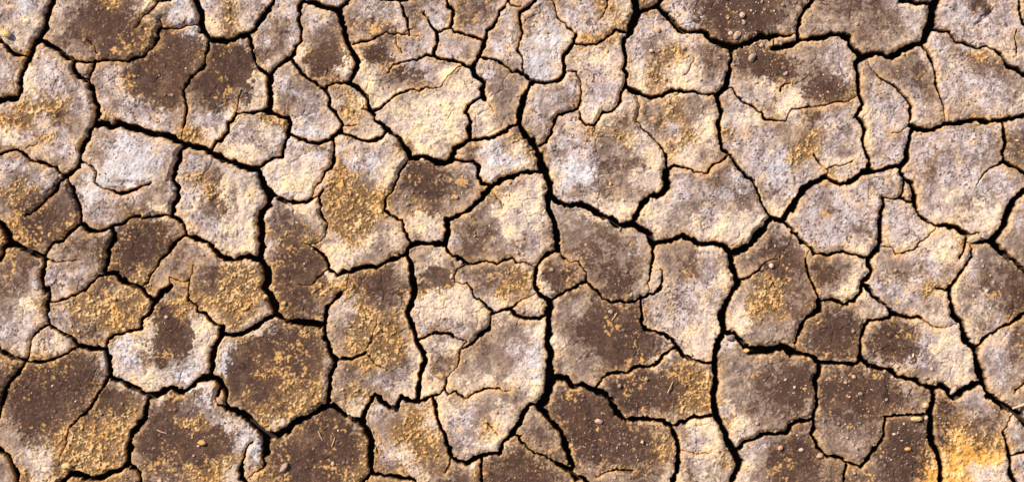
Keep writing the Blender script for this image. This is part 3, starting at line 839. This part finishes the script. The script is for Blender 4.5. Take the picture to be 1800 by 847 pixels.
# ---------------------------------------------------------------- materials
def mud_material():
    m = bpy.data.materials.new("dried_mud"); m.use_nodes = True; t = m.node_tree; N = t.nodes; L = t.links
    b = N["Principled BSDF"]; a = N.new("ShaderNodeAttribute"); a.attribute_name = "soil"
    tc = N.new("ShaderNodeNewGeometry")
    n1 = N.new("ShaderNodeTexNoise"); n1.inputs["Scale"].default_value = 420; n1.inputs["Detail"].default_value = 4
    n2 = N.new("ShaderNodeTexNoise"); n2.inputs["Scale"].default_value = 160; n2.inputs["Detail"].default_value = 5
    L.new(tc.outputs["Position"], n1.inputs["Vector"]); L.new(tc.outputs["Position"], n2.inputs["Vector"])
    mr = N.new("ShaderNodeMapRange"); mr.inputs[1].default_value = .3; mr.inputs[2].default_value = .7; mr.inputs[3].default_value = .78; mr.inputs[4].default_value = 1.22
    L.new(n1.outputs[0], mr.inputs[0])
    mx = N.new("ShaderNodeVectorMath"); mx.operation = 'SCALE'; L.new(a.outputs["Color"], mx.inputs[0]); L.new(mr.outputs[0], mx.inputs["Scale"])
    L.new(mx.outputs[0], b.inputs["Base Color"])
    b.inputs["Roughness"].default_value = .88; b.inputs["Specular IOR Level"].default_value = .25
    b1 = N.new("ShaderNodeBump"); b1.inputs["Strength"].default_value = .5; b1.inputs["Distance"].default_value = .0018
    b2 = N.new("ShaderNodeBump"); b2.inputs["Strength"].default_value = .7; b2.inputs["Distance"].default_value = .0010
    L.new(n2.outputs[0], b1.inputs["Height"]); L.new(n1.outputs[0], b2.inputs["Height"]); L.new(b1.outputs[0], b2.inputs["Normal"]); L.new(b2.outputs[0], b.inputs["Normal"])
    return m
MUD = mud_material()
def plain_material(name, c0, c1, sc, bump=.001):
    m = bpy.data.materials.new(name); m.use_nodes = True; t = m.node_tree; N = t.nodes; L = t.links; b = N["Principled BSDF"]
    g = N.new("ShaderNodeNewGeometry"); n = N.new("ShaderNodeTexNoise"); n.inputs["Scale"].default_value = sc; n.inputs["Detail"].default_value = 6
    r = N.new("ShaderNodeValToRGB"); r.color_ramp.elements[0].color = (*c0, 1); r.color_ramp.elements[1].color = (*c1, 1); r.color_ramp.elements[0].position = .35; r.color_ramp.elements[1].position = .65
    L.new(g.outputs["Position"], n.inputs["Vector"]); L.new(n.outputs[0], r.inputs[0]); L.new(r.outputs[0], b.inputs["Base Color"])
    u = N.new("ShaderNodeBump"); u.inputs["Distance"].default_value = bump; L.new(n.outputs[0], u.inputs["Height"]); L.new(u.outputs[0], b.inputs["Normal"])
    b.inputs["Roughness"].default_value = .92
    return m
# ---------------------------------------------------------------- meshes
def world_xyz(x, y, z): return np.stack([(x - 900) / 1000, (423.5 - y) / 1000, z / 1000], -1)
P3 = world_xyz(X, Y, Z).astype(np.float32)
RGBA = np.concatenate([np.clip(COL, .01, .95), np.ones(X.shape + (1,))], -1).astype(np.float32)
def mesh_from(name, co, faces, rgba=None, mat=None):
    me = bpy.data.meshes.new(name); k = faces.shape[1]
    me.vertices.add(len(co)); me.vertices.foreach_set("co", co.astype(np.float32).ravel())
    me.loops.add(faces.size); me.loops.foreach_set("vertex_index", faces.astype(np.int32).ravel())
    me.polygons.add(len(faces)); me.polygons.foreach_set("loop_start", np.arange(0, faces.size, k, dtype=np.int32))
    me.update(calc_edges=True); me.shade_smooth()
    if rgba is not None:
        at = me.color_attributes.new("soil", 'FLOAT_COLOR', 'POINT'); at.data.foreach_set("color", rgba.astype(np.float32).ravel())
    me.materials.append(mat); o = bpy.data.objects.new(name, me); scene.collection.objects.link(o)
    return o
QL = lab[:-1, :-1]; VI = np.arange(NX * NY).reshape(NY, NX)
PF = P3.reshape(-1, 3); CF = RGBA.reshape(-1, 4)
def plate_mesh(name, k):
    j, i = np.nonzero(QL == k)
    f = np.stack([VI[j + 1, i], VI[j + 1, i + 1], VI[j, i + 1], VI[j, i]], -1)
    used, inv = np.unique(f, return_inverse=True)
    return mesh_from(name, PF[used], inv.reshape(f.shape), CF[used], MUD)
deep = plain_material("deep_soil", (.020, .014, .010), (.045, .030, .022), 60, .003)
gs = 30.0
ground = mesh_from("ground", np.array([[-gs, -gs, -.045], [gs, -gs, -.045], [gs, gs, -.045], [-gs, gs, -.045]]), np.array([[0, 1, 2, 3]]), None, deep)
ground["kind"] = "structure"
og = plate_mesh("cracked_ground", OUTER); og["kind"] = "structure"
for n, (xy, text) in enumerate(seeds):
    if not (QL == n).any(): continue
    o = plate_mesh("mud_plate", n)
    o["label"] = text; o["category"] = "mud plate"; o["group"] = "dried mud plates between the cracks"
# ---------------------------------------------------------------- loose things
def height(x, y):
    i = min(max(np.searchsorted(GX, x), 1), NX - 1); j = min(max(np.searchsorted(GY, y), 1), NY - 1)
    return Z[j, i]
PHI = (1 + 5 ** .5) / 2
ICO_V = np.array([(-1, PHI, 0), (1, PHI, 0), (-1, -PHI, 0), (1, -PHI, 0), (0, -1, PHI), (0, 1, PHI), (0, -1, -PHI), (0, 1, -PHI), (PHI, 0, -1), (PHI, 0, 1), (-PHI, 0, -1), (-PHI, 0, 1)], float) / math.hypot(1, PHI)
ICO_F = np.array([(0, 11, 5), (0, 5, 1), (0, 1, 7), (0, 7, 10), (0, 10, 11), (1, 5, 9), (5, 11, 4), (11, 10, 2), (10, 7, 6), (7, 1, 8), (3, 9, 4), (3, 4, 2), (3, 2, 6), (3, 6, 8), (3, 8, 9), (4, 9, 5), (2, 4, 11), (6, 2, 10), (8, 6, 7), (9, 8, 1)])
def subdiv(v, f):
    v = list(map(tuple, v)); cache = {}; out = []
    def mid(a, b):
        k = (min(a, b), max(a, b))
        if k not in cache:
            m = (np.array(v[a]) + np.array(v[b])) / 2; m /= np.linalg.norm(m); v.append(tuple(m)); cache[k] = len(v) - 1
        return cache[k]
    for a, b, c in f:
        ab, bc, ca = mid(a, b), mid(b, c), mid(c, a); out += [(a, ab, ca), (b, bc, ab), (c, ca, bc), (ab, bc, ca)]
    return np.array(v), np.array(out)
S1V, S1F = subdiv(ICO_V, ICO_F); S2V, S2F = subdiv(S1V, S1F); S3V, S3F = subdiv(S2V, S2F)
def lump(V, rx, ry, rz, ang, rng, rough=.25):
    d = rng.normal(size=(5, 3)); d /= np.linalg.norm(d, axis=1)[:, None]
    s = 1 + rough * (np.sin(V @ d[0] * 3 + rng.rand() * 6) * .5 + np.sin(V @ d[1] * 5 + rng.rand() * 6) * .3 + np.sin(V @ d[2] * 9 + rng.rand() * 6) * .2)
    for q in d[3:]: s = np.minimum(s, .74 / np.maximum(V @ q, .55))      # broken faces
    P = V * s[:, None] * np.array([rx, ry, rz]); c, sn = math.cos(ang), math.sin(ang)
    return np.stack([P[:, 0] * c - P[:, 1] * sn, P[:, 0] * sn + P[:, 1] * c, P[:, 2]], -1)
rng = np.random.RandomState(5)
vs, fs, cs, off = [], [], [], 0
def add_crumb(x, y, r, tone):
    global off
    V = lump(S1V, r * rng.uniform(.8, 1.35), r * rng.uniform(.7, 1), r * rng.uniform(.55, .8), rng.rand() * 6.3, rng, .3)
    w = world_xyz(np.array(x), np.array(y), np.array(height(x, y) + r * .35))
    vs.append(w + V / 1000); fs.append(S1F + off); off += len(S1V)
    cs.append(np.tile(np.append(tone, 1.0), (len(S1V), 1)))
N = 20000
x = rng.uniform(-5, 1805, N); y = rng.uniform(-5, 852, N); a = rng.rand(N); r = 1.2 + 3.2 * rng.rand(N) ** 9; q = rng.rand(N)
ci = np.searchsorted(GX, x); cj = np.searchsorted(GY, y)
cl = np.clip(.3 + 1.4 * fbm(x, y, 70, 701, 2) + .7 * vn(x, y, 18, 702), 0.02, 1.2)
den = (Wt[cj, ci] @ np.array([.14, .26, .10, .04, .02, .10, .50, .35])) * cl
# gravelly spots
for gx0, gy0, rr, s in [(1300, 45, 75, 1.2), (1350, 110, 60, 1.2), (1460, 150, 40, .8), (1500, 690, 60, .6), (1560, 770, 70, .8), (1380, 690, 50, .5), (1690, 760, 50, 1.1), (300, 130, 40, .3), (1130, 790, 50, .7), (1150, 690, 50, .5), (650, 350, 60, .6), (180, 770, 60, .5), (400, 510, 50, .5), (1030, 240, 30, .3)]:
    den += .6 * s * np.exp(-((x - gx0) ** 2 + (y - gy0) ** 2) / rr ** 2)
ok = (a < den * .8) & (E0[cj, ci] > .8)
for X0, Y0, R0, Q0, i, j in zip(x[ok], y[ok], r[ok], q[ok], ci[ok], cj[ok]):
    w8 = Wt[j, i]; warm = w8[5] * .6 + w8[6] + w8[7]
    tone = (1 - warm) * (np.array([.62, .45, .34]) * (.6 + .8 * Q0)) + warm * (np.array([.92, .60, .24]) * (.75 + .3 * Q0))
    add_crumb(X0, Y0, R0, tone)
cr = mesh_from("soil_crumbs", np.concatenate(vs), np.concatenate(fs), np.concatenate(cs), MUD); cr["kind"] = "stuff"
cr["label"] = "loose crumbs of dry soil scattered over the plates"
def clod(x, y, rx, ry, rz, deg, tone, text, cat="clod", name="soil_clod", lift=.45, grp=None, seed=1):
    rg = np.random.RandomState(seed); V = lump(S3V, rx, ry, rz, math.radians(-deg), rg, .22)
    V = V * (1 + .05 * np.sin(V[:, :1] * 2.1 + 1) * np.sin(V[:, 1:2] * 1.7)); p = world_xyz(np.array(x), np.array(y), np.array(0))
    zz = max(height(x + dx, y + dy) for dx in (-rx * .6, 0, rx * .6) for dy in (-ry * .6, 0, ry * .6))
    p = p + np.array([0, 0, (zz + rz * lift) / 1000])
    c = np.tile(np.append(np.array(tone), 1.0), (len(V), 1)) * (1 + .15 * np.sin(V[:, 0] * 1.3) * np.sin(V[:, 1] * 1.9))[:, None]
    o = mesh_from(name, p + V / 1000, S3F, np.clip(c, 0, 1), MUD); o["label"] = text; o["category"] = cat
    if grp: o["group"] = grp
    return o
TAN = (.58, .42, .30); GOLD = (.78, .52, .22)
clod(1053, 740, 8, 4.5, 3.5, 5, (.72, .50, .38), "pale pinkish pebble lying on the large dark brown plate at bottom centre", "pebble", "pebble", seed=3)
clod(1711, 419, 14, 6, 4, -14, (.62, .48, .30), "flat tan flake bridging the crack at right, above a pink brown plate", "mud flake", "mud_flake", seed=4)
clod(1677, 686, 9, 4, 4, -50, (.62, .45, .36), "pinkish clod wedged in the wide crack under the oval plate at right", seed=5)
clod(1284, 593, 7, 6, 5, 0, (.36, .26, .22), "dull brown clod in the crack above the large square plate", seed=6)
clod(1312, 616, 5, 4, 4, 0, GOLD, "yellow clod beside the widest crack above the large square plate", seed=7)
clod(12, 61, 8, 6, 5, 10, (.80, .58, .26), "golden brown clod on the cream plate in the top left corner", seed=8)
clod(386, 704, 7, 4, 5, 50, (.60, .38, .22), "rusty clod in the crack beside the white peeled corner", seed=9)
clod(499, 820, 11, 5, 4, -50, (.52, .36, .28), "long tan clod lying on the smooth plum brown plate at the bottom edge", seed=10)
clod(1304, 27, 5.5, 5, 5, 0, (.72, .48, .34), "pale orange clod near the top of the pebbly dark plate", seed=11)
clod(1322, 102, 6, 8, 5, 15, (.50, .36, .27), "upright tan clod left of the others below the wide crack at upper right", seed=12)
clod(1296, 62, 9, 5, 4, -50, (.60, .42, .30), "tan clod near the lower rim of the pebbly dark plate", seed=13)
clod(1441, 800, 6, 5, 4, 0, (.66, .45, .30), "pinkish orange clod at the foot of the dark rounded plate, near the bottom edge", seed=14)
clod(1628, 712, 6, 5, 4, 0, (.78, .60, .34), "cream clod on the right arm of the dark pebbly plate", seed=15)
clod(1596, 789, 5, 4.5, 4, 0, (.82, .46, .14), "orange clod alone on the dark gritty plate at the bottom edge", seed=16)
clod(1610, 736, 10, 5, 4, 5, (.80, .60, .28), "flat yellow clod on the rim of the dark gritty bottom plate", seed=17)
clod(1372, 787, 5, 4, 4, 0, (.72, .42, .24), "orange clod on the grey and dark brown bottom plate", seed=18)
clod(355, 778, 7, 5, 4, 0, (.76, .42, .16), "orange clod among golden crumbs on the plate with a white peeled corner", seed=19)
clod(118, 818, 8, 6, 5, 0, (.80, .56, .26), "cream golden clod at the bottom rim of the biggest dark plate", seed=20)
# straw: a slightly bent hollow stalk with a node
def stalk(name, pts, r, mat, text, cat):
    vs, fs = [], []; n = 10; P = np.array(pts, float)
    t = np.linspace(0, len(P) - 1, 40); C = np.stack([np.interp(t, range(len(P)), P[:, k]) for k in range(3)], -1)
    T = np.gradient(C, axis=0); T /= np.linalg.norm(T, axis=1)[:, None]
    for k, (c, tt) in enumerate(zip(C, T)):
        u = np.cross(tt, [0, 0, 1]); u /= np.linalg.norm(u); w = np.cross(u, tt); rr = r * (1 + .25 * math.exp(-((k - 22) / 1.2) ** 2)) * (1 - .25 * k / 40)
        for a in range(n):
            A = 2 * math.pi * a / n; vs.append(c + rr * (u * math.cos(A) + w * math.sin(A)))
    for k in range(39):
        for a in range(n): fs.append((k * n + a, k * n + (a + 1) % n, (k + 1) * n + (a + 1) % n, (k + 1) * n + a))
    o = mesh_from(name, world_xyz(*np.array(vs).T), np.array(fs), None, mat); o["label"] = text; o["category"] = cat
STRAW = plain_material("straw", (.72, .56, .36), (.85, .70, .48), 90, .0004)
z1 = height(1790, 708) + 5
stalk("straw_stalk", [(1840, 694, z1 + 1), (1812, 703, z1 + 3), (1795, 711, z1 + 2), (1778, 717, z1 - 1)], 2.4, STRAW, "pale straw stalk reaching over the crack from the right edge, low down", "straw")
def splinter(x, y, L, deg, text):
    c, s = math.cos(math.radians(deg)) * L / 2, -math.sin(math.radians(deg)) * L / 2; z = max(height(x + k * c, y + k * s) for k in (-1, -.5, 0, .5, 1)) + 1.2
    stalk("straw_splinter", [(x - c, y - s, z - .3), (x, y + .8, z + .4), (x + c, y + s, z)], 1.1, SPL, text, "splinter")
SPL = plain_material("dry_splinter", (.66, .40, .22), (.80, .56, .34), 120, .0003)
splinter(1080, 556, 16, 55, "short orange splinter on the large brown plate with a pointed right corner")
splinter(1178, 680, 22, 65, "brown splinter on the gritty plate with a golden right end")
splinter(563, 765, 18, -65, "thin pale splinter on the smooth plum brown plate at the bottom edge")
splinter(586, 776, 16, 70, "second splinter on the plum brown bottom plate, right of the thin pale one")
splinter(284, 758, 18, -20, "pale splinter lying near the left side of the plate with a white peeled corner")
